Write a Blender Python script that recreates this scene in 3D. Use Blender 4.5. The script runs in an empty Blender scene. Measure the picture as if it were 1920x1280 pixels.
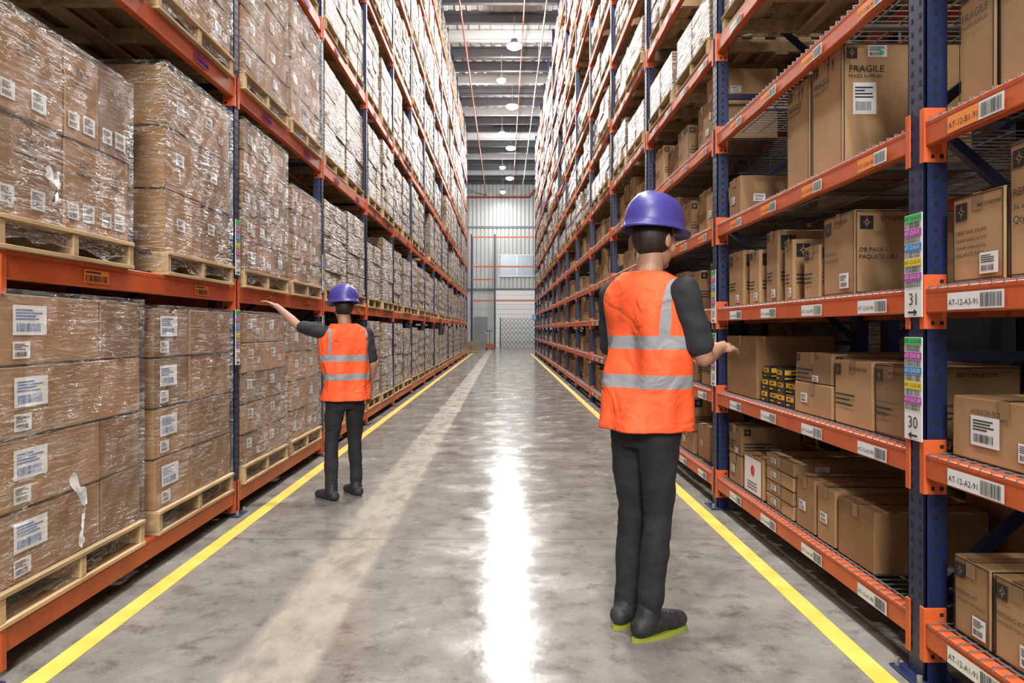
import bpy, bmesh, math, random
from mathutils import Vector, Matrix, noise
C = bpy.context.scene.collection
S = bpy.context.scene
V = Vector
F = 1330.0; H = 1.3; XL = 1.88; XR = 1.54
rnd = random.Random(7)
ORD = ['zeroth','first','second','third','fourth','fifth','sixth','seventh','eighth','ninth','tenth','eleventh','twelfth','thirteenth','fourteenth','fifteenth','sixteenth']

# ------------------------------------------------------------------ materials
def mat(name, col, rough=.6, metal=0, spec=.5, emit=None, es=0):
    m = bpy.data.materials.new(name); m.use_nodes = True
    b = m.node_tree.nodes['Principled BSDF']
    b.inputs['Base Color'].default_value = (*col, 1); b.inputs['Roughness'].default_value = rough
    b.inputs['Metallic'].default_value = metal; b.inputs['Specular IOR Level'].default_value = spec
    if emit: b.inputs['Emission Color'].default_value = (*emit, 1); b.inputs['Emission Strength'].default_value = es
    return m
def nd(m, t, **k):
    n = m.node_tree.nodes.new(t)
    for a, v in k.items(): setattr(n, a, v)
    return n
def lk(m, a, b): m.node_tree.links.new(a, b)
def ramp(m, src, stops):
    r = nd(m, 'ShaderNodeValToRGB'); e = r.color_ramp.elements
    while len(e) < len(stops): e.new(.5)
    for i, (p, c) in enumerate(stops): e[i].position = p; e[i].color = (*c, 1) if len(c) == 3 else c
    lk(m, src, r.inputs[0]); return r
def island_value(m, out, lo=.72, hi=1.22):
    g = nd(m, 'ShaderNodeNewGeometry'); oi = nd(m, 'ShaderNodeObjectInfo')
    ad = nd(m, 'ShaderNodeMath', operation='ADD'); fr = nd(m, 'ShaderNodeMath', operation='FRACT')
    lk(m, g.outputs['Random Per Island'], ad.inputs[0]); lk(m, oi.outputs['Random'], ad.inputs[1]); lk(m, ad.outputs[0], fr.inputs[0])
    mr = nd(m, 'ShaderNodeMapRange'); mr.inputs['To Min'].default_value = lo; mr.inputs['To Max'].default_value = hi
    lk(m, fr.outputs[0], mr.inputs[0])
    hs = nd(m, 'ShaderNodeHueSaturation'); lk(m, mr.outputs[0], hs.inputs['Value']); lk(m, out, hs.inputs['Color']); return hs.outputs[0]
def noisy(name, c1, c2, scale=3, rough=.6, detail=5, stretch=(1,1,1), bump=0, metal=0, island=False, spec=.5):
    m = mat(name, c1, rough, metal, spec); b = m.node_tree.nodes['Principled BSDF']
    tc = nd(m, 'ShaderNodeTexCoord'); mp = nd(m, 'ShaderNodeMapping'); mp.inputs['Scale'].default_value = stretch
    lk(m, tc.outputs['Object'], mp.inputs[0])
    n = nd(m, 'ShaderNodeTexNoise'); n.inputs['Scale'].default_value = scale; n.inputs['Detail'].default_value = detail
    lk(m, mp.outputs[0], n.inputs[0])
    r = ramp(m, n.outputs[0], [(.3, c1), (.7, c2)])
    out = r.outputs[0]
    if island: out = island_value(m, out)
    lk(m, out, b.inputs['Base Color'])
    if bump:
        bp = nd(m, 'ShaderNodeBump'); bp.inputs['Strength'].default_value = bump; bp.inputs['Distance'].default_value = .01
        lk(m, n.outputs[0], bp.inputs['Height']); lk(m, bp.outputs[0], b.inputs['Normal'])
    return m
CARD = noisy('cardboard', (.245,.137,.062), (.33,.190,.090), 4, .75, 6, island=True, bump=.2, spec=.2)
CARD2 = noisy('pale_cardboard', (.35,.213,.106), (.42,.262,.136), 4, .75, 6, island=True, bump=.2, spec=.2)
TAPE = mat('packing_tape', (.31,.185,.095), .25)
WOOD = noisy('pallet_wood', (.34,.225,.11), (.56,.40,.21), 3, .8, 6, (6,1,6), .2, island=True)
BLUE = noisy('blue_steel', (.008,.014,.055), (.013,.023,.08), 6, .38)
HOLE = mat('hole_dark', (.004,.004,.006), .9)
ORANGE = noisy('orange_steel', (.50,.08,.018), (.64,.12,.03), 5, .42)
DKOR = mat('orange_shadow', (.35,.05,.012), .6)
WIRE = mat('wire_steel', (.30,.30,.30), .4, .7)
WHITE = mat('label_white', (.78,.78,.76), .5)
INK = mat('ink', (.02,.02,.025), .6)
BINK = mat('blue_ink', (.08,.2,.5), .6)
GREEN = mat('label_green', (.05,.5,.12), .5); MAG = mat('label_magenta', (.45,.05,.4), .5)
LBLUE = mat('label_blue', (.03,.25,.55), .5); YEL = mat('label_yellow', (.8,.62,.02), .5); LOR = mat('label_orange', (.85,.25,.03), .5)
PACK = mat('pack_yellow', (.75,.45,.02), .5)
REDM = mat('red_dot', (.6,.02,.02), .5)
BLK = mat('black_print', (.015,.015,.015), .4)
STEEL = mat('steel', (.45,.45,.47), .35, .8)
def streaks(m, k=1.0, bd=.055):
    tc = nd(m, 'ShaderNodeTexCoord'); oi = nd(m, 'ShaderNodeObjectInfo')
    ad = nd(m, 'ShaderNodeVectorMath', operation='ADD'); lk(m, tc.outputs['Object'], ad.inputs[0]); lk(m, oi.outputs['Location'], ad.inputs[1])
    def nz(rot, st, sc, det, dist):
        mp = nd(m, 'ShaderNodeMapping'); mp.inputs['Rotation'].default_value = (rot,rot,0); mp.inputs['Scale'].default_value = st; lk(m, ad.outputs[0], mp.inputs[0])
        n = nd(m, 'ShaderNodeTexNoise'); n.inputs['Scale'].default_value = sc; n.inputs['Detail'].default_value = det; n.inputs['Distortion'].default_value = dist
        lk(m, mp.outputs[0], n.inputs[0]); return n.outputs[0]
    n = nz(.3, (1.6,1.6,15), 1.8, 8, 1.6); n2 = nz(-.5, (4,4,24), 1.5, 6, .8); n4 = nz(.15, (3,3,18), 1.3, 3, 1.2)
    mx = nd(m, 'ShaderNodeMath', operation='ADD'); lk(m, n, mx.inputs[0]); lk(m, n2, mx.inputs[1])
    bp = nd(m, 'ShaderNodeBump'); bp.inputs['Strength'].default_value = 1.0; bp.inputs['Distance'].default_value = bd
    lk(m, mx.outputs[0], bp.inputs['Height'])
    r = ramp(m, n, [(.0,(.0,)*3), (.54,(.0,)*3), (.57,(.28*k,)*3), (.60,(.03,)*3), (.70,(.4*k,)*3), (.8,(.85*k,)*3)])
    def crease(src, wd, amp):
        a = nd(m, 'ShaderNodeMath', operation='SUBTRACT'); a.inputs[1].default_value = .5; lk(m, src, a.inputs[0])
        d = nd(m, 'ShaderNodeMath', operation='ABSOLUTE'); lk(m, a.outputs[0], d.inputs[0])
        return ramp(m, d.outputs[0], [(0,(amp,)*3), (wd,(0,0,0))]).outputs[0]
    def mxx(a, c):
        q = nd(m, 'ShaderNodeMath', operation='MAXIMUM'); lk(m, a, q.inputs[0]); lk(m, c, q.inputs[1]); return q.outputs[0]
    s = mxx(mxx(r.outputs[0], crease(n2, .014, .85*k)), crease(n4, .011, 1.0*k))
    n3 = nd(m, 'ShaderNodeTexNoise'); n3.inputs['Scale'].default_value = 2.6; n3.inputs['Detail'].default_value = 3; lk(m, ad.outputs[0], n3.inputs[0])
    r3 = ramp(m, n3.outputs[0], [(.38,(.15,)*3), (.57,(1,)*3)])
    q = nd(m, 'ShaderNodeMath', operation='MULTIPLY'); lk(m, s, q.inputs[0]); lk(m, r3.outputs[0], q.inputs[1])
    return q.outputs[0], bp.outputs[0]
def wrapmat(name, k, gl):
    m = bpy.data.materials.new(name); m.use_nodes = True; nt = m.node_tree; b = nt.nodes['Principled BSDF']; o = nt.nodes['Material Output']
    b.inputs['Base Color'].default_value = (.88,.88,.87,1); b.inputs['Roughness'].default_value = .25
    f, bp = streaks(m, k); lk(m, bp, b.inputs['Normal'])
    g = nd(m, 'ShaderNodeBsdfGlossy'); g.inputs['Roughness'].default_value = .10; g.inputs['Color'].default_value = (1,1,1,1); lk(m, bp, g.inputs['Normal'])
    t = nd(m, 'ShaderNodeBsdfTransparent'); t.inputs[0].default_value = (.95,.94,.92,1)
    a = nd(m, 'ShaderNodeMixShader'); a.inputs[0].default_value = gl
    lk(m, t.outputs[0], a.inputs[1]); lk(m, g.outputs[0], a.inputs[2])
    ms = nd(m, 'ShaderNodeMixShader'); lk(m, f, ms.inputs[0]); lk(m, a.outputs[0], ms.inputs[1]); lk(m, b.outputs[0], ms.inputs[2]); lk(m, ms.outputs[0], o.inputs[0])
    return m
WRAP = wrapmat('stretch_film', 1.0, .07)
WRAPC = wrapmat('clear_stretch_film', .6, .055)
def filmcard():
    m = mat('film_covered_cardboard', (.3,.17,.09), .4, 0, .5); b = m.node_tree.nodes['Principled BSDF']
    f, bp = streaks(m); lk(m, bp, b.inputs['Normal'])
    tc = nd(m, 'ShaderNodeTexCoord'); n = nd(m, 'ShaderNodeTexNoise'); n.inputs['Scale'].default_value = 4; lk(m, tc.outputs['Object'], n.inputs[0])
    r = ramp(m, n.outputs[0], [(.3,(.22,.126,.060)), (.7,(.29,.172,.085))])
    iv = island_value(m, r.outputs[0], .6, 1.25)
    mx = nd(m, 'ShaderNodeMix', data_type='RGBA'); lk(m, f, mx.inputs[0]); lk(m, iv, mx.inputs[6]); mx.inputs[7].default_value = (.8,.8,.79,1)
    lk(m, mx.outputs[2], b.inputs['Base Color']); b.inputs['Coat Weight'].default_value = .45; b.inputs['Coat Roughness'].default_value = .12; lk(m, bp, b.inputs['Coat Normal'])
    return m
FCARD = filmcard()

# ------------------------------------------------------------------ mesh builder
class Fr:
    def __init__(s, o, u, v): s.o = V(o); s.u = V(u); s.v = V(v); s.n = s.u.cross(s.v)
    def p(s, a, b, e=0): return s.o + s.u*a + s.v*b + s.n*e
TC = {}
def tmesh(s):
    if s in TC: return TC[s]
    cu = bpy.data.curves.new('t', 'FONT'); cu.body = s; cu.resolution_u = 2
    o = bpy.data.objects.new('t', cu)
    me = None
    try: me = bpy.data.meshes.new_from_object(o)
    except Exception: me = None
    if me is None or len(me.vertices) == 0:
        C.objects.link(o); dg = bpy.context.evaluated_depsgraph_get()
        me = bpy.data.meshes.new_from_object(o.evaluated_get(dg))
    vs = [(v.co.x, v.co.y) for v in me.vertices]; fs = [tuple(p.vertices) for p in me.polygons]
    bpy.data.objects.remove(o); bpy.data.meshes.remove(me); bpy.data.curves.remove(cu)
    w = max([v[0] for v in vs] or [1])
    TC[s] = (vs, fs, w); return TC[s]
# all lettering is shaped first, while the scene is still empty
for t in ('1660','FRAGILE','MIXED SUPPLIES','REF DYNJP7080','HEAD BAR DRAPE','CHAMP BARRE DE TETE','CHAMP CHIRURGICAL','AISLANTE PARA','DYNJP6000','OB PACK I','PAQUETE OB I','REF DYNJP2318','TABLE COVER, HEAVY DUTY','REF DYNJP1065','MEDLINE','REF C','36 in x 57','Qty/Qte','FEEDING KIT','WITH FLAT TOP SYRINGE','HUDSON RCI','REF','R','31','30','29','28','27','26'): tmesh(t)
for c_ in ('A1','A2','A3','B1','B2','C','D'):
    for n_ in range(75, 95): tmesh('AT-12-%s-%02d' % (c_, n_))
class MB:
    def __init__(s): s.v = []; s.f = []; s.m = []; s.mats = []
    def mi(s, m):
        if m not in s.mats: s.mats.append(m)
        return s.mats.index(m)
    def face(s, pts, m):
        i = len(s.v); s.v += [tuple(p) for p in pts]; s.f.append(tuple(range(i, i+len(pts)))); s.m.append(s.mi(m))
    def box(s, a, b, m, bev=.004, jit=0):
        a = V(a); b = V(b); lo = V((min(a[i], b[i]) for i in range(3))); hi = V((max(a[i], b[i]) for i in range(3)))
        c = (lo+hi)/2; idx = {}; k = s.mi(m)
        bev = min(bev, min(hi-lo)*.3)
        for sx in (0,1):
            for sy in (0,1):
                for sz in (0,1):
                    sg = (sx, sy, sz)
                    # corners may only be pushed inward, so prints on the faces stay on top
                    j = V([(rnd.uniform(0, jit)*(1 if sg[q] == 0 else -1)) for q in range(3)]) if jit else V((0,0,0))
                    if sz == 0: j.z = 0
                    for ax in range(3):
                        p = V((0,0,0))
                        for q in range(3):
                            e = 0 if q == ax else bev
                            p[q] = hi[q]-e if sg[q] else lo[q]+e
                        idx[(sx,sy,sz,ax)] = len(s.v); s.v.append(tuple(p+j))
        def add(ids):
            ps = [V(s.v[i]) for i in ids]; n = (ps[1]-ps[0]).cross(ps[2]-ps[0]); ce = sum(ps, V((0,0,0)))/len(ps)
            if n.dot(ce-c) < 0: ids = ids[::-1]
            s.f.append(tuple(ids)); s.m.append(k)
        for ax in range(3):
            o = [q for q in range(3) if q != ax]
            for sg in (0,1):
                r = []
                for (i, j) in ((0,0),(1,0),(1,1),(0,1)):
                    t = [0,0,0]; t[ax] = sg; t[o[0]] = i; t[o[1]] = j; r.append(idx[(*t, ax)])
                add(r)
        for ax in range(3):
            a1, a2 = [q for q in range(3) if q != ax]
            for i in (0,1):
                for j in (0,1):
                    t0 = [0,0,0]; t0[a1] = i; t0[a2] = j; t1 = list(t0); t1[ax] = 1
                    add([idx[(*t0,a1)], idx[(*t1,a1)], idx[(*t1,a2)], idx[(*t0,a2)]])
        for sx in (0,1):
            for sy in (0,1):
                for sz in (0,1): add([idx[(sx,sy,sz,q)] for q in range(3)])
    def bar(s, a, b, w, m, w2=None, n=4):
        a = V(a); b = V(b); d = (b-a).normalized(); up = V((0,0,1)) if abs(d.z) < .9 else V((1,0,0))
        u = d.cross(up).normalized(); v = u.cross(d); w2 = w2 or w; i = len(s.v); k = s.mi(m)
        for p in (a, b):
            for q in range(n):
                t = 2*math.pi*(q+.5)/n; f = 1.414 if n == 4 else 1
                s.v.append(tuple(p+u*math.cos(t)*w/2*f+v*math.sin(t)*w2/2*f))
        for q in range(n):
            r = (q+1) % n; s.f.append((i+q, i+r, i+n+r, i+n+q)); s.m.append(k)
        s.f.append(tuple(range(i+n-1, i-1, -1))); s.m.append(k); s.f.append(tuple(range(i+n, i+2*n))); s.m.append(k)
    def lathe(s, prof, m, n=20, c=(0,0,0)):
        k = s.mi(m); i = len(s.v)
        for (r, z) in prof:
            for q in range(n):
                t = 2*math.pi*q/n; s.v.append((c[0]+r*math.cos(t), c[1]+r*math.sin(t), c[2]+z))
        for a in range(len(prof)-1):
            for q in range(n):
                r = (q+1) % n; s.f.append((i+a*n+q, i+a*n+r, i+(a+1)*n+r, i+(a+1)*n+q)); s.m.append(k)
    def rect(s, fr, x, y, w, h, m, e=.0015): s.face([fr.p(x,y,e), fr.p(x+w,y,e), fr.p(x+w,y+h,e), fr.p(x,y+h,e)], m)
    def border(s, fr, x, y, w, h, t, m, e=.0015):
        s.rect(fr,x,y,w,t,m,e); s.rect(fr,x,y+h-t,w,t,m,e); s.rect(fr,x,y+t,t,h-2*t,m,e); s.rect(fr,x+w-t,y+t,t,h-2*t,m,e)
    def text(s, fr, st, x, y, size, m, e=.0017, fit=None, center=False):
        vs, fs, w = tmesh(st)
        if fit and w*size > fit: size = fit/w
        i = len(s.v); k = s.mi(m); off = -w*size/2 if center else 0
        for (a, b) in vs: s.v.append(tuple(fr.p(x+a*size+off, y+b*size, e)))
        for f in fs: s.f.append(tuple(i+q for q in f)); s.m.append(k)
    def barcode(s, fr, x, y, w, h, m=None, e=.002):
        m = m or INK; t = 0
        while t < w*.97:
            b = rnd.choice((.012,.02,.035))*w
            s.rect(fr, x+t, y, min(b, w-t), h, m, e); t += b+rnd.choice((.014,.022,.035))*w
    def logo(s, fr, x, y, z):
        s.rect(fr, x, y, z, z, BLK)
        c = z/2
        for a in (0, 45, 90, 135):
            d = V((math.cos(math.radians(a)), math.sin(math.radians(a)))); q = V((-d.y, d.x)); L = z*(.46 if a == 90 else .36 if a == 0 else .27); t = z*(.07 if a % 90 == 0 else .045)
            P = [(x+c+d.x*L, y+c+d.y*L), (x+c+q.x*t, y+c+q.y*t), (x+c-d.x*L, y+c-d.y*L), (x+c-q.x*t, y+c-q.y*t)]
            s.face([fr.p(a_, b_, .0022) for a_, b_ in P], CARD2)
    def label(s, fr, x, y, w, h, ink=None, bc=True):
        ink = ink or INK; s.rect(fr, x, y, w, h, WHITE, .0018)
        if bc: s.barcode(fr, x+w*.1, y+h*.12, w*.7, h*.28, ink, .0026)
        for k in range(4): s.rect(fr, x+w*.08, y+h*(.52+.1*k), w*rnd.uniform(.4,.8), h*.045, ink, .0026)
    def mesh(s, name, smooth=False):
        me = bpy.data.meshes.new(name); me.from_pydata(s.v, [], s.f)
        for m in s.mats: me.materials.append(m)
        me.polygons.foreach_set('material_index', s.m)
        if smooth: me.polygons.foreach_set('use_smooth', [True]*len(s.f))
        me.update(); return me
    def build(s, name, loc=(0,0,0), parent=None, smooth=False):
        return inst(s.mesh(name, smooth), name, loc, parent)
def inst(me, name, loc=(0,0,0), parent=None):
    o = bpy.data.objects.new(name, me); C.objects.link(o); o.location = loc
    if parent: o.parent = parent
    return o
def tag(o, label, cat, group=None):
    o['label'] = label; o['category'] = cat
    if group: o['group'] = group
    return o
def thing(name, label, cat, loc=(0,0,0), rz=0, group=None):
    o = bpy.data.objects.new(name, None); C.objects.link(o); o.location = loc; o.rotation_euler = (0,0,rz); o.empty_display_size = .1
    return tag(o, label, cat, group)
def structure(o): o['kind'] = 'structure'; return o

# ------------------------------------------------------------------ people (first: few objects in the depsgraph)
SKIN = noisy('skin', (.34,.18,.115), (.42,.23,.15), 9, .5)
VESTM = mat('vest', (1.0,.16,.03), .7); PANTS = noisy('black_cotton', (.008,.008,.010), (.020,.020,.024), 12, .85, bump=.3)
TEE = noisy('dark_tee', (.014,.014,.02), (.026,.026,.032), 12, .85, bump=.3)
HAT = mat('purple_plastic', (.055,.045,.25), .4); HAIR = noisy('dark_hair', (.012,.008,.006), (.03,.02,.014), 40, .6, stretch=(1,1,.2))
SHOE = noisy('shoe_black', (.012,.012,.013), (.035,.035,.037), 25, .6); SOLE = mat('sole_yellow', (.30,.33,.04), .5); SOLE2 = mat('sole_grey', (.15,.15,.15), .5)
EYE = mat('eye_white', (.8,.8,.8), .2); LACE = mat('shoelace', (.12,.12,.12), .7)
def vestmat():
    m = VESTM; nt = m.node_tree; b = nt.nodes['Principled BSDF']
    tc = nd(m, 'ShaderNodeTexCoord'); sp = nd(m, 'ShaderNodeSeparateXYZ'); lk(m, tc.outputs['Object'], sp.inputs[0])
    def band(src, c, hw):
        a = nd(m, 'ShaderNodeMath', operation='SUBTRACT'); a.inputs[1].default_value = c; lk(m, src, a.inputs[0])
        d = nd(m, 'ShaderNodeMath', operation='ABSOLUTE'); lk(m, a.outputs[0], d.inputs[0])
        l = nd(m, 'ShaderNodeMath', operation='LESS_THAN'); l.inputs[1].default_value = hw; lk(m, d.outputs[0], l.inputs[0]); return l.outputs[0]
    def mx(a, c, op='MAXIMUM'):
        q = nd(m, 'ShaderNodeMath', operation=op); lk(m, a, q.inputs[0]); lk(m, c, q.inputs[1]); return q.outputs[0]
    ax = nd(m, 'ShaderNodeMath', operation='ABSOLUTE'); lk(m, sp.outputs[0], ax.inputs[0])
    g = nd(m, 'ShaderNodeMath', operation='GREATER_THAN'); g.inputs[1].default_value = 1.22; lk(m, sp.outputs[2], g.inputs[0])
    h = mx(band(sp.outputs[2], 1.22, .027), band(sp.outputs[2], 1.06, .027))
    h = mx(h, mx(band(ax.outputs[0], .168, .011), g.outputs[0], 'MULTIPLY'))
    mix = nd(m, 'ShaderNodeMix', data_type='RGBA'); mix.inputs[6].default_value = (.93,.11,.025,1); mix.inputs[7].default_value = (.27,.27,.29,1)
    lk(m, h, mix.inputs[0]); lk(m, mix.outputs[2], b.inputs['Base Color'])
    n = nd(m, 'ShaderNodeTexNoise'); n.inputs['Scale'].default_value = 7; n.inputs['Distortion'].default_value = 1; lk(m, tc.outputs['Object'], n.inputs[0])
    bp = nd(m, 'ShaderNodeBump'); bp.inputs['Strength'].default_value = .8; bp.inputs['Distance'].default_value = .04
    lk(m, n.outputs[0], bp.inputs['Height']); lk(m, bp.outputs[0], b.inputs['Normal'])
vestmat()
def ell(bm, c, r, rot=None, seg=20):
    M = Matrix.Translation(V(c)) @ (rot.to_matrix().to_4x4() if rot else Matrix()) @ Matrix.Diagonal((*r, 1))
    bmesh.ops.create_uvsphere(bm, u_segments=seg, v_segments=seg//2+2, radius=1, matrix=M)
def limb(bm, pts, rad, seg=16):
    pts = [V(p) for p in pts]
    for p, r in zip(pts, rad): ell(bm, p, (r,r,r), seg=seg)
    for i in range(len(pts)-1):
        d = pts[i+1]-pts[i]; q = d.to_track_quat('Z', 'Y')
        M = Matrix.Translation((pts[i]+pts[i+1])/2) @ q.to_matrix().to_4x4()
        bmesh.ops.create_cone(bm, cap_ends=True, segments=seg, radius1=rad[i], radius2=rad[i+1], depth=d.length, matrix=M)
def loft(bm, rings, n=28, close=True, sq=.85, fold=0):
    R = []
    for (cx, cy, z, a, b) in rings:
        r = []
        for k in range(n):
            t = 2*math.pi*k/n; c, s_ = math.cos(t), math.sin(t)
            x = cx+a*math.copysign(abs(c)**sq, c); y = cy+b*math.copysign(abs(s_)**sq, s_)
            if fold:
                w = noise.noise(V((x*9, y*9, z*3.5)))*fold; x += w*c; y += w*s_
            r.append(bm.verts.new((x, y, z)))
        R.append(r)
    for i in range(len(R)-1):
        for k in range(n):
            j = (k+1) % n; bm.faces.new((R[i][k], R[i][j], R[i+1][j], R[i+1][k]))
    if close: bm.faces.new(R[0][::-1]); bm.faces.new(R[-1])
def bake(bm, name, m, parent, voxel=None, sm=3, sub=0, solid=0):
    me = bpy.data.meshes.new(name); bm.to_mesh(me); bm.free(); me.materials.append(m)
    o = bpy.data.objects.new(name, me); C.objects.link(o)
    if voxel:
        r = o.modifiers.new('r', 'REMESH'); r.mode = 'VOXEL'; r.voxel_size = voxel; r.use_smooth_shade = True
        q = o.modifiers.new('s', 'SMOOTH'); q.iterations = sm; q.factor = .5
    if solid: q = o.modifiers.new('w', 'SOLIDIFY'); q.thickness = solid
    if sub: q = o.modifiers.new('u', 'SUBSURF'); q.levels = sub; q.render_levels = sub
    dg = bpy.context.evaluated_depsgraph_get(); n = bpy.data.meshes.new_from_object(o.evaluated_get(dg))
    o.modifiers.clear(); o.data = n; n.name = name
    if not n.materials: n.materials.append(m)
    n.polygons.foreach_set('use_smooth', [True]*len(n.polygons))
    o.parent = parent; return o
def hand(bm, w, d, n, thumb_side, curl=.35):
    w = V(w); d = V(d).normalized(); n = V(n); n = (n-d*n.dot(d)).normalized(); s = d.cross(n).normalized()*thumb_side
    limb(bm, [w, w+d*.02], [.024,.026], 12)
    rot = Matrix((s, d, n)).transposed().to_quaternion()
    ell(bm, w+d*.055, (.041,.05,.015), rot, 14)
    for k, (off, L) in enumerate(((.031,.07),(.011,.079),(-.010,.074),(-.030,.058))):
        p = w+d*(.092-.004*abs(k-1))+s*off; dd = (d+s*(off*4.5)).normalized(); pts = [w+d*.06+s*off*.8, p]; c = curl*.4
        for q, fr in enumerate((.45,.3,.25)):
            a = (dd*math.cos(c)+n*math.sin(c)); p = p+a*L*fr; pts.append(p); c += curl
        limb(bm, pts, [.010,.0095,.0085,.0078,.0068], 10)
    p = w+d*.025+s*.025; pts = [w+d*.02+s*.012, p, p+(d*.6+s*.7+n*.25).normalized()*.035]
    pts.append(pts[-1]+(d*.9+s*.35+n*.35).normalized()*.028); limb(bm, pts, [.014,.0125,.0105,.0085], 10)
def person(label, loc, rz, sc, arms, feet, sole, vw=1.0, lean=0, hs=1.0):
    root = thing('person', label, 'person', loc, rz, None); root.scale = (sc,)*3
    HC = V((0,.03,1.655)); made = []
    bm = bmesh.new()
    loft(bm, [(0,0,.86,.13,.09),(0,0,.95,.155,.105),(0,0,1.08,.135,.09),(0,.005,1.22,.15,.105),(0,0,1.34,.17,.11),(0,-.005,1.43,.165,.09),(0,-.005,1.50,.07,.06)])
    limb(bm, [(0,-.01,1.46),(0,.012,1.58)], [.062,.055])
    ell(bm, HC+V((0,-.005,.025)), (.077,.097,.098)); ell(bm, HC+V((0,.022,-.045)), (.058,.068,.078)); ell(bm, HC+V((0,.062,-.1)), (.026,.022,.018))
    ell(bm, HC+V((0,.105,-.015)), (.012,.018,.02)); limb(bm, [HC+V((0,.088,.02)), HC+V((0,.108,-.015))], [.008,.011])
    for s in (-1,1):
        ell(bm, HC+V((s*.079,-.005,-.005)), (.008,.018,.032)); ell(bm, HC+V((s*.03,.082,.03)), (.024,.01,.008)); ell(bm, HC+V((s*.04,.065,-.03)), (.022,.02,.025))
    ell(bm, HC+V((0,.082,-.055)), (.024,.012,.006)); ell(bm, HC+V((0,.08,-.066)), (.021,.012,.007))
    for s, (sh, el, wr, hd, hn) in arms.items():
        limb(bm, [sh, (V(sh)+V(el))/2, el], [.05,.045,.037]); limb(bm, [el, V(el).lerp(V(wr), .3), wr], [.037,.039,.025])
        hand(bm, wr, hd, hn, s)
    for s, (an, kn, ang) in feet.items():
        limb(bm, [(s*.09,0,.9), kn, V(kn).lerp(V(an), .3), an], [.075,.046,.046,.032]); limb(bm, [an, V(an)+V((math.sin(ang),math.cos(ang),0))*.1-V((0,0,.05))], [.032,.028])
    made.append(bake(bm, 'body', SKIN, root, .0048, 2))
    for s in (-1,1):
        bm = bmesh.new(); ell(bm, HC+V((s*.03,.08,.012)), (.012,.011,.011)); e = bake(bm, 'eye', EYE, root)
        bm = bmesh.new(); ell(bm, HC+V((s*.03,.088,.012)), (.005,.004,.005)); p = bake(bm, 'pupil', INK, e); made += [e, p]
    bm = bmesh.new(); ell(bm, HC+V((0,-.014,.022)), (.083,.098,.1)); 
    bmesh.ops.bisect_plane(bm, geom=bm.verts[:]+bm.edges[:]+bm.faces[:], plane_co=HC+V((0,.02,.0)), plane_no=V((0,.9,-.25)), clear_outer=True)
    made.append(bake(bm, 'hair', HAIR, root))
    bm = bmesh.new()
    loft(bm, [(0,0,.78,.115,.088),(0,0,.86,.156,.11),(0,0,.95,.168,.12),(0,0,1.03,.155,.11)])
    for s, (an, kn, ang) in feet.items():
        k2 = V(kn); a2 = V(an)
        limb(bm, [(s*.083,0,.88), V((s*.083,0,.88)).lerp(k2, .5), k2, k2.lerp(a2, .35), a2-V((0,0,.02))], [.095,.079,.061,.059,.051])
    o = bake(bm, 'trousers', PANTS, root, .008, 3)
    for v in o.data.vertices:
        w = noise.noise(V((v.co.x*6, v.co.y*6, v.co.z*8)))*.009+noise.noise(V((v.co.x*12, v.co.y*12, v.co.z*26)))*.0045; v.co += v.normal*w
    made.append(o)
    bm = bmesh.new()
    loft(bm, [(0,0,.95,.16,.112),(0,0,1.08,.15,.105),(0,.005,1.22,.16,.115),(0,0,1.34,.18,.12),(0,-.005,1.43,.175,.1),(0,-.005,1.505,.075,.066)])
    for s, (sh, el, wr, hd, hn) in arms.items():
        limb(bm, [sh, V(sh).lerp(V(el), .8)], [.062,.056])
    o = bake(bm, 'shirt', TEE, root, .008, 2)
    for v in o.data.vertices:
        w = noise.noise(V((v.co.x*18, v.co.y*18, v.co.z*18)))*.008; v.co += v.normal*w
    made.append(o)
    bm = bmesh.new()
    rr = [(0,.0,.855,.200,.158),(0,0,.90,.199,.156),(0,0,.96,.197,.154),(0,0,1.02,.195,.15),(0,0,1.08,.195,.147),(0,0,1.14,.197,.147),(0,.005,1.22,.203,.151),(0,.003,1.28,.21,.153),(0,0,1.34,.215,.152),(0,-.004,1.4,.216,.142),(0,-.006,1.455,.203,.118),(0,-.008,1.49,.15,.092),(0,-.008,1.52,.095,.078)]
    rr = [(a, b_, c, d*vw, e) for a, b_, c, d, e in rr]
    loft(bm, rr, 72, False, .82, fold=.055)
    made.append(bake(bm, 'safety_vest', VESTM, root, sub=1, solid=.004))
    hm = MB(); N = 28
    rings = [(1.0,.0),(1.0,.03),(.97,.065),(.88,.1),(.7,.13),(.42,.15),(.0,.156)]
    k = hm.mi(HAT); allr = []
    for j, (r, z) in enumerate([(1.09,-.010),(1.08,.002)]+rings):
        row = []
        for q in range(N):
            t = 2*math.pi*q/N; x = .118*r*math.cos(t); y = .142*r*math.sin(t); zz = z
            if j < 2 and y > 0: y *= 1.26; zz -= .008*max(0, math.sin(t))
            ridge = .008*(1 if abs(x) < .022 and j > 3 else 0)
            hm.v.append((x, y, zz+ridge)); row.append(len(hm.v)-1)
        allr.append(row)
    for a in range(len(allr)-1):
        for q in range(N):
            r = (q+1) % N; hm.f.append((allr[a][q], allr[a][r], allr[a+1][r], allr[a+1][q])); hm.m.append(k)
    hat = hm.build('hard_hat', HC+V((0,-.005+lean*1.6,.05)), root, True); hat.rotation_euler = (-.08,0,0); hat.scale = (hs,hs,1)
    md = hat.modifiers.new('s', 'SOLIDIFY'); md.thickness = .004
    if lean:
        for o in made:
            for v in o.data.vertices: v.co.y += max(0, v.co.z-.1)*lean
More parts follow.
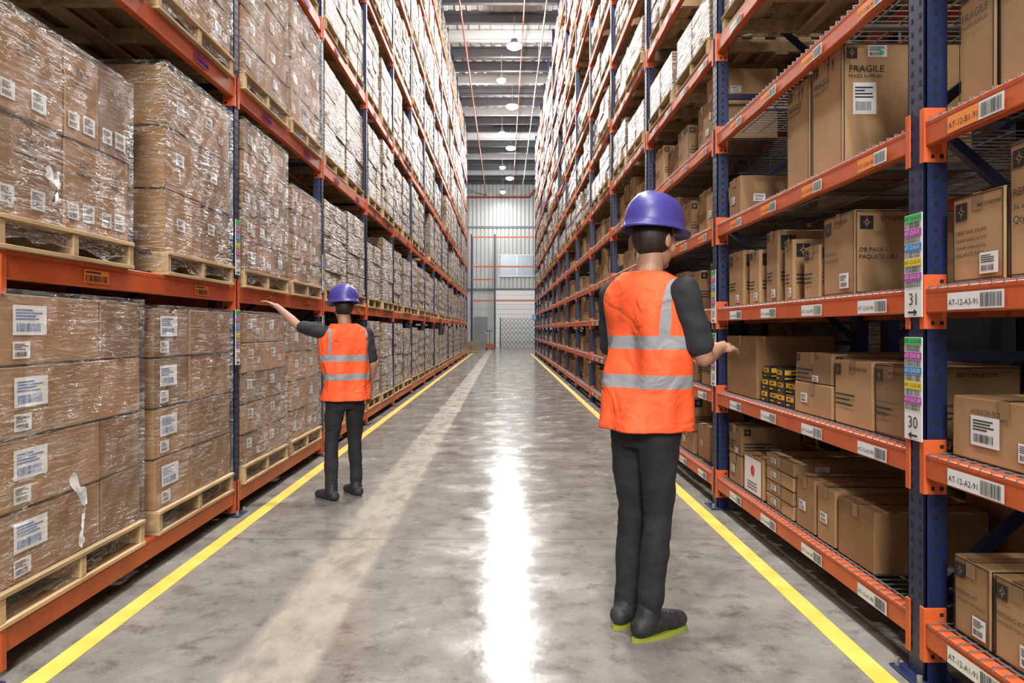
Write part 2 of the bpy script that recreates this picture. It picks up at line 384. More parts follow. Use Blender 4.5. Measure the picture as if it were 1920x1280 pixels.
    for s, (an, kn, ang) in feet.items():
        a2 = V(an); f = V((math.sin(ang), math.cos(ang), 0)); g = V((a2.x, a2.y, 0)); side = V((f.y, -f.x, 0))
        bm = bmesh.new(); up = V((0,0,1))
        limb(bm, [a2+up*.03, g+up*.08-f*.01], [.046,.05]); limb(bm, [g-f*.045+up*.052, g+f*.03+up*.06, g+f*.08+up*.058, g+f*.13+up*.048, g+f*.175+up*.042], [.044,.047,.044,.043,.036])
        sh = bake(bm, 'shoe', SHOE, root, .006, 2)
        for v in sh.data.vertices:
            if v.co.z < .014: v.co.z = .014
        lc = MB()
        for q in range(4): c = g+f*(.07+.022*q)+up*(.102-.007*q); lc.bar(c-side*.022, c+side*.022, .007, LACE, n=6)
        lc.build('laces', (0,0,0), sh)
        so = MB(); so.mi(sole); out = []
        for q in range(24):
            t = 2*math.pi*q/24; L = math.cos(t); W = math.sin(t); wd = .045+.006*L
            out.append(g+f*(.062+.155*L)+side*W*wd)
        so.v = [tuple(p) for p in out]+[tuple(p+up*.017) for p in out]; 
        for q in range(24): r = (q+1) % 24; so.f.append((q, r, 24+r, 24+q)); so.m.append(0)
        so.f.append(tuple(range(23,-1,-1))); so.m.append(0); so.f.append(tuple(range(24,48))); so.m.append(0)
        so.build('sole', (0,0,0), sh)
    return root
person('person in orange vest and purple hard hat standing by the right rack, facing its shelves', (.58,3.06,0), math.radians(-52), 1.02,
    {1: ((.195,-.01,1.43),(.25,.06,1.16),(.17,.27,1.19),(-.15,1,.12),(-.5,0,-1)), -1: ((-.195,-.01,1.43),(-.25,.05,1.15),(-.13,.25,1.13),(.6,.9,.1),(.2,0,-1))},
    {1: ((.07,-.02,.1),(.075,.015,.5),.1), -1: ((-.08,.01,.1),(-.08,.03,.5),-.1)}, SOLE, lean=.045)
person('person in orange vest reaching one arm toward the wrapped loads on the left rack', (-1.215,5.45,0), math.radians(33), .885,
    {-1: ((-.195,-.01,1.44),(-.36,.16,1.50),(-.50,.27,1.66),(-.7,.55,.45),(-.5,.2,-.8)), 1: ((.195,-.01,1.43),(.25,-.02,1.16),(.27,.10,.94),(.1,.4,-1),(-1,0,0))},
    {1: ((.10,.03,.1),(.105,.06,.5),-.1), -1: ((-.15,-.04,.1),(-.12,.03,.5),-.3)}, SOLE2, 1.08, lean=.03, hs=1.08)

# ------------------------------------------------------------------ setting
def concrete():
    m = mat('polished_concrete', (.3,.28,.26), .2); b = m.node_tree.nodes['Principled BSDF']
    tc = nd(m, 'ShaderNodeTexCoord'); P = tc.outputs['Object']
    def nz(sc, det, dist=0, st=(1,1,1), ro=.55):
        mp = nd(m, 'ShaderNodeMapping'); mp.inputs['Scale'].default_value = st; lk(m, P, mp.inputs[0])
        n = nd(m, 'ShaderNodeTexNoise'); n.inputs['Scale'].default_value = sc; n.inputs['Detail'].default_value = det; n.inputs['Distortion'].default_value = dist; n.inputs['Roughness'].default_value = ro
        lk(m, mp.outputs[0], n.inputs[0]); return n.outputs[0]
    a = ramp(m, nz(1.6, 12, .1, ro=.68), [(.3,(.125,.118,.105)), (.5,(.205,.194,.175)), (.7,(.30,.288,.264))])
    st = ramp(m, nz(6, 12, .2, ro=.7), [(.34,(.42,.40,.37)), (.48,(1,1,1))])
    mu = nd(m, 'ShaderNodeMix', data_type='RGBA', blend_type='MULTIPLY'); mu.inputs[0].default_value = .75; lk(m, a.outputs[0], mu.inputs[6]); lk(m, st.outputs[0], mu.inputs[7])
    sk = ramp(m, nz(60, 3, 0), [(.62,(0,0,0)), (.7,(.3,.3,.3))])
    m0 = nd(m, 'ShaderNodeMix', data_type='RGBA'); lk(m, sk.outputs[0], m0.inputs[0]); lk(m, mu.outputs[2], m0.inputs[6]); m0.inputs[7].default_value = (.42,.40,.36,1)
    sp = nd(m, 'ShaderNodeSeparateXYZ'); lk(m, P, sp.inputs[0])
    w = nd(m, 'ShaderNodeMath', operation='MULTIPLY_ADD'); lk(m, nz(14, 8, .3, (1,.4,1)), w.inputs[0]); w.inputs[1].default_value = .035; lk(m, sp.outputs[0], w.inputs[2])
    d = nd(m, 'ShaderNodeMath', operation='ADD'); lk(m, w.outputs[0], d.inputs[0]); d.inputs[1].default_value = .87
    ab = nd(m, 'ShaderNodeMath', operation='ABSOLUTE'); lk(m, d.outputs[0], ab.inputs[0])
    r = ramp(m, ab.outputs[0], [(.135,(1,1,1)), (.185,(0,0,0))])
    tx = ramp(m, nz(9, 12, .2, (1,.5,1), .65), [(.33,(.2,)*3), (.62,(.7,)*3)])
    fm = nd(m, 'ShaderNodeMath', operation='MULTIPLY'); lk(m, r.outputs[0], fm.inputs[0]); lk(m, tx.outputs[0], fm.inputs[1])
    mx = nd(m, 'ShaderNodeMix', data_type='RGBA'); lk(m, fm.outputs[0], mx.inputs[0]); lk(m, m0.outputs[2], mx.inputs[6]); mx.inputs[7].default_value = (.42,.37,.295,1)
    md = nd(m, 'ShaderNodeMath', operation='PINGPONG'); md.inputs[1].default_value = 2.2; lk(m, sp.outputs[1], md.inputs[0])
    j = nd(m, 'ShaderNodeMath', operation='LESS_THAN'); j.inputs[1].default_value = .005; lk(m, md.outputs[0], j.inputs[0])
    m2 = nd(m, 'ShaderNodeMix', data_type='RGBA'); lk(m, j.outputs[0], m2.inputs[0]); lk(m, mx.outputs[2], m2.inputs[6]); m2.inputs[7].default_value = (.09,.085,.08,1)
    lk(m, m2.outputs[2], b.inputs['Base Color'])
    ro = ramp(m, nz(3.2, 12, .3, ro=.7), [(.3,(.10,)*3), (.52,(.17,)*3), (.72,(.36,)*3)])
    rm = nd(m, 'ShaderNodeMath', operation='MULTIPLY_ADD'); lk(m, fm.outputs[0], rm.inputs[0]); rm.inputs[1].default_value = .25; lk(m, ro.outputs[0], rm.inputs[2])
    lk(m, rm.outputs[0], b.inputs['Roughness'])
    bp = nd(m, 'ShaderNodeBump'); bp.inputs['Strength'].default_value = .12; bp.inputs['Distance'].default_value = .01; lk(m, nz(11, 8), bp.inputs['Height']); lk(m, bp.outputs[0], b.inputs['Normal'])
    si = ramp(m, nz(4.5, 10, .2, ro=.7), [(.38,(.10,)*3), (.6,(.38,)*3)]); lk(m, si.outputs[0], b.inputs['Specular IOR Level'])
    return m
WX = 6.5; YB = 52.0; ZC = 12.3
b = MB(); b.box((-WX,-8,-.1), (WX,YB+.2,0), concrete(), 0.001); structure(b.build('floor'))
YLINE = noisy('yellow_paint', (.58,.45,.06), (.70,.57,.13), 7, .4)
for i, (x0, x1) in enumerate(((-1.775,-1.685),(1.36,1.45))):
    b = MB(); b.box((x0,-6,0), (x1,38,.003), YLINE, .0005); structure(b.build('trim_%d' % (i+1)))
WALLM = noisy('wall_metal', (.48,.49,.49), (.56,.57,.57), 2, .45, stretch=(3,3,.3))
DARKW = mat('side_wall', (.02,.02,.022), .8)  # near-black colour stands in for the unlit depth behind the racks
b = MB(); b.box((-WX-.2,-8,0), (-WX,YB,ZC), DARKW); structure(b.build('wall_left'))
b = MB(); b.box((WX,-8,0), (WX+.2,YB,ZC), DARKW); structure(b.build('wall_right'))
WD = mat('wall_rib_dark', (.17,.17,.18), .5)
b = MB(); b.box((-WX,YB,0), (WX,YB+.2,ZC), WALLM)
x = -WX
while x < WX-.1:
    b.box((x,YB-.05,4.2), (x+.16,YB,ZC), WALLM, .01); b.box((x+.2,YB-.01,4.2), (x+.24,YB,ZC), WD, .001); x += .3
b.box((-WX,YB-.09,8.7),(WX,YB,8.85),WD); b.box((-WX,YB-.09,4.15),(WX,YB,4.3),WD)
structure(b.build('wall_back'))
CEIL = noisy('ceiling_deck', (.55,.55,.55), (.63,.63,.62), 1, .6)
b = MB(); b.box((-WX,-8,ZC), (WX,YB+.2,ZC+.2), CEIL)
x = -WX
while x < WX: b.box((x,-8,ZC-.05), (x+.14,YB,ZC), CEIL, .01); x += .4
structure(b.build('ceiling'))
JO = mat('joist_grey', (.075,.075,.08), .6); JW = mat('joist_pale', (.5,.5,.5), .6)
n = 3; y = 8.0
while y < YB:
    b = MB(); mm = JO if n % 3 else JW
    b.box((-WX,y-.09,ZC-.12), (WX,y+.09,ZC-.08), mm); b.box((-WX,y-.012,ZC-.42), (WX,y+.012,ZC-.1), mm, .002); b.box((-WX,y-.09,ZC-.46), (WX,y+.09,ZC-.42), mm)
    structure(b.build('trim_%d' % n)); n += 1; y += 1.5
PIPE = mat('red_pipe', (.45,.06,.03), .4); GAL = mat('conduit', (.5,.5,.5), .4, .6)
for (x, z, r, m_, lb) in ((-1.35,11.1,.06,PIPE,'red sprinkler pipe running along the ceiling above the left rack edge'), (1.25,11.0,.05,GAL,'grey conduit running along the ceiling above the right rack edge'), (.62,11.45,.04,PIPE,'thin red pipe running along the ceiling beside the lamps')):
    b = MB(); b.bar((0,0,0),(0,YB-8,0), r, m_, n=10)
    for q in range(6): b.bar((0,2+q*8,0),(0,2+q*8,ZC-.05-z), .02, m_, n=6)
    tag(b.build('ceiling_pipe', (x,8,z)), lb, 'pipe')
b = MB(); b.bar((-2.8,0,0),(1.8,0,0), .12, PIPE, n=10); b.bar((1.8,0,0),(2.2,0,.5), .12, PIPE, n=10); b.bar((-2.75,0,0),(-2.75,0,-10.95), .09, PIPE, n=10)
tag(b.build('sprinkler_main', (0,YB-.3,10.95)), 'red sprinkler main crossing the top of the far wall', 'pipe')
b = MB(); DW = mat('door_white', (.85,.85,.84), .5)
for k in range(12): b.box((-.65,0,k*.345), (2.6,.05,k*.345+.335), DW, .012)
structure(b.build('door_1', (0,YB-.12,0)))
b = MB(); DG = mat('door_grey', (.25,.25,.27), .5); b.box((-.5,0,0), (.5,.06,2.2), DG); b.box((.35,-.04,.95), (.42,0,1.1), STEEL); structure(b.build('door_2', (-1.75,YB-.12,0)))
b = MB(); b.box((0,0,0), (2.4,.05,1.5), mat('window_pale', (.36,.44,.52), .2)); b.box((-.06,-.02,-.06),(2.46,.03,0),STEEL); b.box((-.06,-.02,1.5),(2.46,.03,1.56),STEEL); b.box((1.17,-.02,0),(1.23,.02,1.5),STEEL); structure(b.build('window_1', (-.3,YB-.12,5.2)))
g = thing('scissor_gate', 'folding black lattice gate in front of the white roller door', 'gate', (-.3,YB-1.2,0))
b = MB()
for k in range(9):
    for q in range(6):
        b.bar((k*.28,0,q*.34+.05),(k*.28+.28,0,q*.34+.39), .025, INK); b.bar((k*.28+.28,.02,q*.34+.05),(k*.28,.02,q*.34+.39), .025, INK)
b.build('lattice', (0,0,0), g)
for k in (0, 9):
    b = MB(); b.bar((k*.28,0,0),(k*.28,0,2.15), .06, INK); b.build('post', (0,0,0), g)
r = thing('pallet_rack', 'empty blue and orange storage rack against the far wall', 'rack', (-2.2,47,0))
for x in (0, 1.55, 4.3):
    b = MB(); b.box((x-.05,0,0),(x+.05,.1,7.6),BLUE); b.box((x-.05,1,0),(x+.05,1.1,7.6),BLUE)
    for q in range(6): b.bar((x,.08,.4+q*1.15),(x,1.02,1.2+q*1.15), .04, BLUE)
    b.build('upright_frame', (0,0,0), r)
for z in (7.4,5.45,4.6,3.2):
    b = MB(); b.box((.05,.02,z-.05),(1.5,.07,z+.05),ORANGE); b.build('beam',(0,0,0),r)
    if z != 4.6: b = MB(); b.box((1.6,.02,z-.05),(4.25,.07,z+.05),ORANGE); b.build('beam',(0,0,0),r)
DOR = mat('faded_orange', (.40,.07,.02), .5)
j = thing('pallet_jack', 'small orange-red pallet jack parked near the grey door', 'pallet jack', (-.95,45,0))
b = MB(); b.box((-.28,-.1,.05),(-.1,1.0,.12),DOR); b.box((.1,-.1,.05),(.28,1.0,.12),DOR); b.build('forks',(0,0,0),j)
b = MB(); b.box((-.22,-.3,.05),(.22,-.1,.4),DOR,.03); b.build('pump_housing',(0,0,0),j)
b = MB(); b.bar((0,-.25,.35),(0,-.5,1.2),.05,DOR); b.bar((-.18,-.5,1.2),(.18,-.5,1.2),.05,INK); b.build('handle',(0,0,0),j)
for x in (-.15,.15): b = MB(); b.bar((x-.03,-.25,.075),(x+.03,-.25,.075),.14,INK,n=12); b.build('wheel',(0,0,0),j)

# lights
LENS = mat('lamp_lens', (1,1,1), .5, emit=(1,.98,.95), es=130)
HOUS = mat('lamp_housing', (.3,.3,.31), .5, .3)
for (x, ys) in ((.33,(3,10,17,24,30.5,37.5,45)), (-.12,(-1,6.5,13.5,20.3,27.3,34.7,42,49.5))):
    for y in ys:
        side = 'right' if x > 0 else 'left'
        L = thing('high_bay_light', 'bright high bay lamp, %s row on the ceiling, %s from the front' % (side, ORD[ys.index(y)+1]), 'ceiling light', (x,y,10.9), 0, 'high bay lamps over the aisle')
        f = 1.5 if x > 0 else 1.0
        b = MB(); b.lathe([(.0,.2),(.07*f,.2),(.08*f,.12),(.17*f,.02),(.17*f,0),(.16*f,0)], HOUS); b.build('housing',(0,0,0),L,True)
        b = MB(); b.lathe([(.16*f,.01),(.165*f,-.06),(.1*f,-.12),(0,-.13)], LENS); b.build('lens',(0,0,0),L)
        b = MB(); b.bar((0,0,.2),(0,0,ZC-.42-10.9),.02,STEEL); b.build('hanger',(0,0,0),L)
        k = .6 if y > 40 else 1
        if x > 0:
            ld = bpy.data.lights.new('bay_lamp','POINT'); ld.energy = 380*k; ld.shadow_soft_size = .12
            z = 10.58
        else:
            ld = bpy.data.lights.new('bay_lamp','AREA'); ld.shape = 'DISK'; ld.size = .4; ld.energy = (420 if y < 12 else 270)*k; z = 10.74
        ld.color = (1,.98,.95)
        lo = bpy.data.objects.new('bay_lamp', ld); C.objects.link(lo); lo.location = (x,y,z)
ld = bpy.data.lights.new('fill_lamp','AREA'); ld.energy = 620; ld.size = 2.4; ld.color = (1,.97,.93)  # unseen fill lamp added behind the camera to brighten the near rack faces
lo = bpy.data.objects.new('fill_lamp', ld); C.objects.link(lo); lo.location = (0,-5,5.2); lo.rotation_euler = (math.radians(70),0,0)
w = bpy.data.worlds.new('w'); S.world = w; w.use_nodes = True; w.node_tree.nodes['Background'].inputs[0].default_value = (1,.98,.95,1); w.node_tree.nodes['Background'].inputs[1].default_value = .36

# ------------------------------------------------------------------ racks
def aisle_frame(s, X, y0, y1, z):   # frame on an aisle-facing plane, x=0 at the viewer's left end
    return Fr((X, y1, z), (0,-1,0), (0,0,1)) if s > 0 else Fr((X, y0, z), (0,1,0), (0,0,1))
def sign_mesh(s, num, arrow, wd=.1):
    b = MB(); hh = .385
    b.box((-.003 if s > 0 else 0, 0, 0), (0 if s > 0 else .003, wd, hh), WHITE, .0005)
    fr = aisle_frame(s, -.003*s, 0, wd, 0)
    for q, (cm, ch) in enumerate(((GREEN,'G'),(MAG,'F'),(LBLUE,'E'),(YEL,'D'),(MAG,'C'))):
        y = hh-.028-q*.055
        b.rect(fr, .002, y, wd-.004, .027, cm); b.text(fr, 'AT-12-%s-%s' % (ch, num), .004, y+.007, .021, INK if ch in 'GD' else WHITE, .002, fit=wd-.01)
        b.barcode(fr, .008, y-.025, wd-.016, .022)
    b.text(fr, num, wd/2, .045, .065, INK, .002, center=True)
    a = .018; cx = wd/2
    pts = [(-.03,-.004),(.008,-.004),(.008,-.014),(.03,0),(.008,.014),(.008,.004),(-.03,.004)]
    if arrow < 0: pts = [(-x, y) for x, y in pts][::-1]
    b.face([fr.p(cx+x, a+y, .002) for x, y in pts], INK)
    return b.mesh('location_sign')
def make_rack(s, X0, yp, levels, top, pw, bh, depth, label, shelf_levels, names, sz=(1.345,.885)):
    root = thing('pallet_rack', label, 'rack', (s*X0, yp[0], 0))
    def L(x, y, z): return (x-s*X0, y-yp[0], z)
    pd = .085
    def post(near):
        b = MB()
        b.box((0,0,0),(s*.012,pw,top),BLUE,.003); b.box((0,0,0),(s*pd,.01,top),BLUE,.003); b.box((0,pw-.01,0),(s*pd,pw,top),BLUE,.003)
        b.box((s*(pd-.02),.004,0),(s*pd,pw-.004,top),BLUE,.003)
        if near:
            fr = aisle_frame(s, 0, 0, pw, 0); z = .1
            while z < 5:
                for x in (.022, pw-.036): b.face([fr.p(x,z,.0006), fr.p(x+.014,z,.0006), fr.p(x+.011,z+.022,.0006), fr.p(x+.003,z+.022,.0006)], HOLE)
                z += .05
            f2 = Fr((0 if s > 0 else -pd, 0, 0), (1,0,0), (0,0,1)); z = .1
            while z < 5: b.rect(f2, .035, z, .012, .018, HOLE, .0006); z += .05
        return b.mesh('post')
    pn, pf = post(True), post(False)
    rear = MB(); rear.box((0,0,0),(s*pd,pw,top),BLUE,.004); rear = rear.mesh('post')
    br = MB(); nb = int((top-.5)/.9)
    for k in range(nb):
        z0 = .3+k*.9; a = s*(pd*.5); e = s*(depth-pd*.5)
        br.bar((a,pw/2,z0),(e,pw/2,z0),.035,BLUE)
        if k % 2 == 0: br.bar((a,pw/2,z0),(e,pw/2,z0+.88),.035,BLUE)
        else: br.bar((e,pw/2,z0),(a,pw/2,z0+.88),.035,BLUE)
    br = br.mesh('upright_frame')
    fp = MB(); fp.box((-s*.05,-.04,0),(s*.13,pw+.04,.01),BLUE,.002); fp.bar((-s*.03,-.02,.01),(-s*.03,-.02,.04),.02,STEEL,n=8); fp.bar((-s*.03,pw+.02,.01),(-s*.03,pw+.02,.04),.02,STEEL,n=8); fp = fp.mesh('foot_plate')
    for i, y in enumerate(yp):
        u = inst(br, 'upright_frame', L(s*X0, y, 0), root)
        inst(pn if i < 5 else pf, 'post', (0,0,0), u); inst(rear, 'post', (s*(depth-pd),0,0), u)
        inst(fp, 'foot_plate', (0,0,0), u)
        nm = names.get(i)
        if nm:
            for q, (num, ar) in enumerate(nm):
                inst(sign_mesh(s, num, ar, pw+.004), 'location_sign', (-s*.008, -.002, sz[q]), u)
    Lb = yp[2]-yp[1]-pw
    def beam_mb(b, x, y, z): b.box((x,y,z-bh),(x+s*.045,y+Lb,z),ORANGE,.004)
    def conn(b, x, y, z, d):       # end plate hooked on a post; d=+1: the post lies on the -y side
        ya, yb = (y-.024, y) if d > 0 else (y, y+.024)
        b.box((x-s*.006,ya,z-bh-.06),(x,yb,z+.05),ORANGE,.002)
        pa, pb_ = (y, y+.006) if d > 0 else (y-.006, y)
        b.box((x-s*.006,pa,z-bh-.06),(x+s*.078,pb_,z+.05),ORANGE,.002)
        if d < 0:
            x0 = min(x, x+s*.078); fr = Fr((x0, pa, 0), (1,0,0), (0,0,1))
            for zz in (z-bh-.045, z+.018, z-bh*.5): b.rect(fr, .052 if s > 0 else .012, zz, .014, .014, HOLE, .0008)
            b.rect(fr, .02, z-bh-.045, .012, .014, HOLE, .0008)
    bm_ = MB(); beam_mb(bm_, 0, 0, 0); bm_.rect(aisle_frame(s,0,0,Lb,0), 0, -bh*.22, Lb, .003, DKOR, .0008); bm_ = bm_.mesh('beam')
    cA = MB(); conn(cA, 0, 0, 0, 1); cA = cA.mesh('connector'); cB = MB(); conn(cB, 0, Lb, 0, -1); cB = cB.mesh('connector')
    rest = MB(); cand = []
    for i in range(len(yp)-1):
        for li, z in enumerate(levels): cand.append((yp[i+1]+z*1.1, i, li, z))
    cand.sort()
    far1 = MB(); beam_mb(far1, 0, 0, 0); conn(far1, 0, 0, 0, 1); conn(far1, 0, Lb, 0, -1); far1 = far1.mesh('beam')
    for n_, (_, i, li, z) in enumerate(cand):
        y = yp[i+1]-Lb
        if n_ < 100:
            o = inst(bm_ if n_ < 36 else far1, 'beam', L(s*X0, y, z), root)
            if n_ < 36: inst(cA, 'connector', (0,0,0), o); inst(cB, 'connector', (0,0,0), o)
            if i < 5 and z < 4.6:
                if s > 0:
                    code = ('A1','A2','A3','B1','B2','C','D')[li]
                    for q in range(4):
                        wl, hl = (.28,.058) if i == 0 else (.235,.055)
                        if i == 0: yy = Lb-.42-.62*q; num = 91+q
                        elif i == 1: yy = Lb*(.05+.24*q)+.02; num = 90-q
                        else: yy = Lb*(.06+.24*q); num = 94-4*i-q
                        if yy < 0: continue
                        b = MB(); bg = LOR if code[0] == 'B' else WHITE
                        fr = aisle_frame(s, 0, 0, wl, 0)
                        b.rect(fr, 0, 0, wl, hl, WHITE, .001); b.rect(fr, 0, 0, wl*.58, hl, bg, .0013)
                        b.text(fr, 'AT-12-%s-%02d' % (code, num), .006, .015, .042, INK, .002, fit=wl*.54); b.barcode(fr, wl*.61, .006, wl*.36, hl-.012)
                        b.build('location_label', (-.003*s, yy, -.083), o)
                elif li > 0:
                    for q in range(2):
                        b = MB(); wl, hl = .2, .06; fr = aisle_frame(s, 0, 0, wl, 0)
                        b.rect(fr, 0, 0, wl, hl, MAG if li > 1 else LOR, .001); b.rect(fr, .01, .044, wl*.6, .008, INK, .002); b.barcode(fr, .01, .005, wl-.02, .03)
                        b.build('location_label', (.004, Lb*(.22+.5*q), -.09), o)
        else:
            beam_mb(rest, *L(s*X0, y, z))
    for i in range(len(yp)-1):
        for z in levels: beam_mb(rest, *L(s*(X0+depth)-s*.045, yp[i+1]-Lb, z))
    rs = rest.build('beam', (0,0,0), root); rs['kind'] = 'stuff'
    if shelf_levels:
        b = MB(); D = depth; y = .03
        while y < Lb-.02:
            b.bar((s*.002,y,.006),(s*D,y,.006),.0045,WIRE); b.bar((-s*.003,y,.007),(-s*.003,y,-.008),.0045,WIRE); y += .055
        for q in range(9):
            x = s*(.05+q*(D-.1)/8); b.bar((x,.02,.003),(x,Lb-.02,.003),.006,WIRE)
        for q in (.25,.5,.75): b.box((s*.05,Lb*q-.02,-.02),(s*(D-.05),Lb*q+.02,-.0),WIRE,.003)
        dk = b.mesh('wire_deck')
        for i in range(len(yp)-1):
            for z in shelf_levels: inst(dk, 'wire_deck', L(s*X0, yp[i+1]-Lb, z), root)
    return root
YL = [2.58+2.35*k for k in range(15)]; YL[0] = 2.48; LVL = [.19,1.60,3.02,4.46,5.9,7.34,8.78,10.1]
YR = [.06+2.54*k for k in range(15)]; SH = [.23,.845,1.45,2.06,2.72]; PLR = [3.39,4.28,5.2,6.12,7.04,7.96,8.88,9.8]
make_rack(-1, XL, YL, LVL, 11.4, .085, .11, 1.2, 'tall blue and orange pallet rack along the left side of the aisle', [], {1: (('29',1),('28',-1)), 2: (('27',1),('26',-1))}, (1.68,1.05))
make_rack(1, XR, YR, SH+PLR, 11.0, .11, .09, 1.1, 'tall blue and orange pallet rack with wire shelves along the right side', SH, {1: (('31',1),('30',-1)), 2: (('29',1),('28',-1)), 3: (('27',1),('26',-1))})
XB = 2.78
rb = thing('pallet_rack', 'dark rack row standing behind the right rack, seen through its shelves', 'rack', (XB,YR[0],0))
BL2 = [.23,1.75,3.3,4.8]
pm = MB(); pm.box((0,0,0),(.085,.11,11),BLUE); pm.box((1.0,0,0),(1.085,.11,11),BLUE)
for k in range(11): pm.bar((.04,.05,.3+k*.9),(1.04,.05,1.1+k*.9),.035,BLUE)
pm = pm.mesh('upright_frame')
for i in range(9): inst(pm, 'upright_frame', (0,i*2.54,0), rb)
bmm = MB(); bmm.box((0,0,-.09),(.045,2.43,0),ORANGE); bmm = bmm.mesh('beam')
for i in range(8):
    for z in BL2:
        inst(bmm, 'beam', (0,i*2.54+.11,z), rb); inst(bmm, 'beam', (1.04,i*2.54+.11,z), rb)

# ------------------------------------------------------------------ pallets and wrapped loads
def pallet_into(b, w=1.0, d=1.15, z=0):
    for k in range(7):
        x = -d/2+k*(d-.095)/6; b.box((x,-w/2,z+.112),(x+.095,w/2,z+.13),WOOD,.002)
    for y in (-w/2, -.02, w/2-.04): b.box((-d/2+.005,y,z+.018),(d/2-.005,y+.04,z+.112),WOOD,.003)
    for x in (-d/2, -.05, d/2-.1): b.box((x,-w/2,z),(x+.1,w/2,z+.018),WOOD,.002)
pb = MB(); pallet_into(pb); PALLET = pb.mesh('pallet')
def shell_into(b, w, d, z0, z1, e=.012, m=WRAP):
    nx = 12; nz = max(4, int((z1-z0)/.09))
    P = [(-d/2-e,-w/2-e),(d/2+e,-w/2-e),(d/2+e,w/2+e),(-d/2-e,w/2+e)]
    for q in range(4):
        a = P[q]; c = P[(q+1) % 4]; nrm = V((c[1]-a[1], -(c[0]-a[0]), 0)).normalized(); g = []
        for i in range(nx+1):
            col = []
            for j in range(nz+1):
                t = i/nx; x = a[0]+(c[0]-a[0])*t; y = a[1]+(c[1]-a[1])*t; z = z0+(z1+e-z0)*j/nz
                k = rnd.uniform(-.006,.004) if 0 < i < nx and 0 < j < nz else 0
                if j == 0: z += rnd.uniform(-.02,.03)
                col.append(V((x,y,z))+nrm*k)
            g.append(col)
        base = len(b.v); k = b.mi(m)
        for col in g: b.v += [tuple(p) for p in col]
        for i in range(nx):
            for j in range(nz): 
                r = base+i*(nz+1)+j; b.f.append((r, r+nz+1, r+nz+2, r+1)); b.m.append(k)
    b.face([(*P[0],z1+e),(*P[1],z1+e),(*P[2],z1+e),(*P[3],z1+e)], m)
def aface(s, w, d, h, z=0):  return (Fr((-d/2, w/2, z), (0,-1,0), (0,0,1)) if s > 0 else Fr((d/2, -w/2, z), (0,1,0), (0,0,1))), w
def nface(w, d, z=0): return Fr((-d/2, -w/2, z), (1,0,0), (0,0,1)), d
CM = {}
def load_carton(s, w, d, h, style):
    key = (s, round(w,3), round(d,3), round(h,3), style, rnd.randrange(3))
    if key in CM: return CM[key]
    b = MB(); b.box((-d/2,-w/2,0),(d/2,w/2,h),CARD,.006,.004)
    b.rect(Fr((-d/2,-w/2,h),(1,0,0),(0,1,0)), 0, w/2-.025, d, .05, TAPE, .001)
    lb = MB()
    for fi, (fr, ww) in enumerate((aface(s,w,d,h), nface(w,d))):
        b.rect(fr, 0, h*.985, ww, .004, HOLE, .0008)
        if fi and style != 'scatter': continue
        if style == 'big':
            lb.label(fr, ww*.15, h*.42, min(.2,ww*.55), h*.42, BINK); lb.label(fr, ww*.15, h*.09, min(.1,ww*.3), h*.24)
        elif style == 'num':
            b.text(fr, '1660', ww*.3, h*.72, .05, INK); b.rect(fr, ww*.3, h*.63, .12, .008, INK)
            lb.label(fr, ww*.08, h*.12, .08, .07); lb.label(fr, ww*.5, h*.12, .09, .08)
        elif style == 'scatter':
            lb.label(fr, ww*rnd.uniform(.1,.4), h*rnd.uniform(.25,.5), min(.10,ww*.4), min(.07,h*.4))
            if rnd.random() < .6: lb.label(fr, ww*.6, h*rnd.uniform(.1,.3), min(.07,ww*.3), min(.05,h*.3))
    CM[key] = (b.mesh('carton'), lb.mesh('shipping_label') if lb.f else None); return CM[key]
LOOSE = mat('loose_film', (.75,.75,.74), .2, 0, .8)
def near_load(s, y0, y1, z, cols, layers, style, label, rows=2, dep=1.1, tail=None, wrap=WRAP, sb=0):
    w = y1-y0; xf = (XL if s < 0 else XR)-.03+sb; cx = s*(xf+.575); cy = (y0+y1)/2
    root = thing('pallet_load', label, 'pallet load', (cx,cy,z), 0, 'wrapped pallet loads on the %s rack' % ('left' if s < 0 else 'right'))
    inst(PALLET, 'pallet', (0,0,0), root).scale = (1, min(w,1.16)/1.0, 1)
    tot = sum(cols); zz = .131; d = dep/rows
    for li, h in enumerate(layers):
        yy = -w/2
        for ci, c in enumerate(cols):
            cw = c/tot*w
            for r in range(rows):
                me, lb = load_carton(s, cw-.006, d-.004, h-.003, style)
                x = (-dep/2+d*(r+.5)); o = inst(me, 'carton', (x+rnd.uniform(-.008,.004), yy+cw/2+rnd.uniform(-.002,.002), zz), root)
                edge = (r == rows-1) if s < 0 else (r == 0)
                if lb and (edge or (yy < -w/2+.01 and style == 'scatter')) and not (style == 'big' and ci > 0): inst(lb, 'shipping_label', (0,0,0), o)
            yy += cw
        zz += h
    b = MB(); shell_into(b, w, dep, .03, zz, m=wrap); b.build('stretch_wrap', (0,0,0), root)
    if tail:
        ty, tz, tw, th = tail; b = MB(); k = b.mi(LOOSE); n = 12; x0 = -s*(dep/2+.014)
        for i in range(n+1):
            for j in range(4):
                t = i/n; yy = ty+tw*(t+.35*math.sin(t*5))-w/2; z_ = tz-th*t+j*.014*(1+.5*math.sin(i*2.1))
                b.v.append((x0-s*(.004+.012*rnd.random()), yy+rnd.uniform(-.01,.01)+j*.008, z_+rnd.uniform(-.008,.008)))
        for i in range(n):
            for j in range(3): r = i*4+j; b.f.append((r,r+4,r+5,r+1)); b.m.append(k)
        b.build('loose_film', (0,0,0), root, True)
    return root
near_load(-1, 2.60, 3.66, .19, [.70,.37], [.28]*4, 'big', 'film-wrapped load of four carton layers, lowest level of left rack, nearest the camera', tail=(.42,.45,.14,.3), wrap=WRAPC)
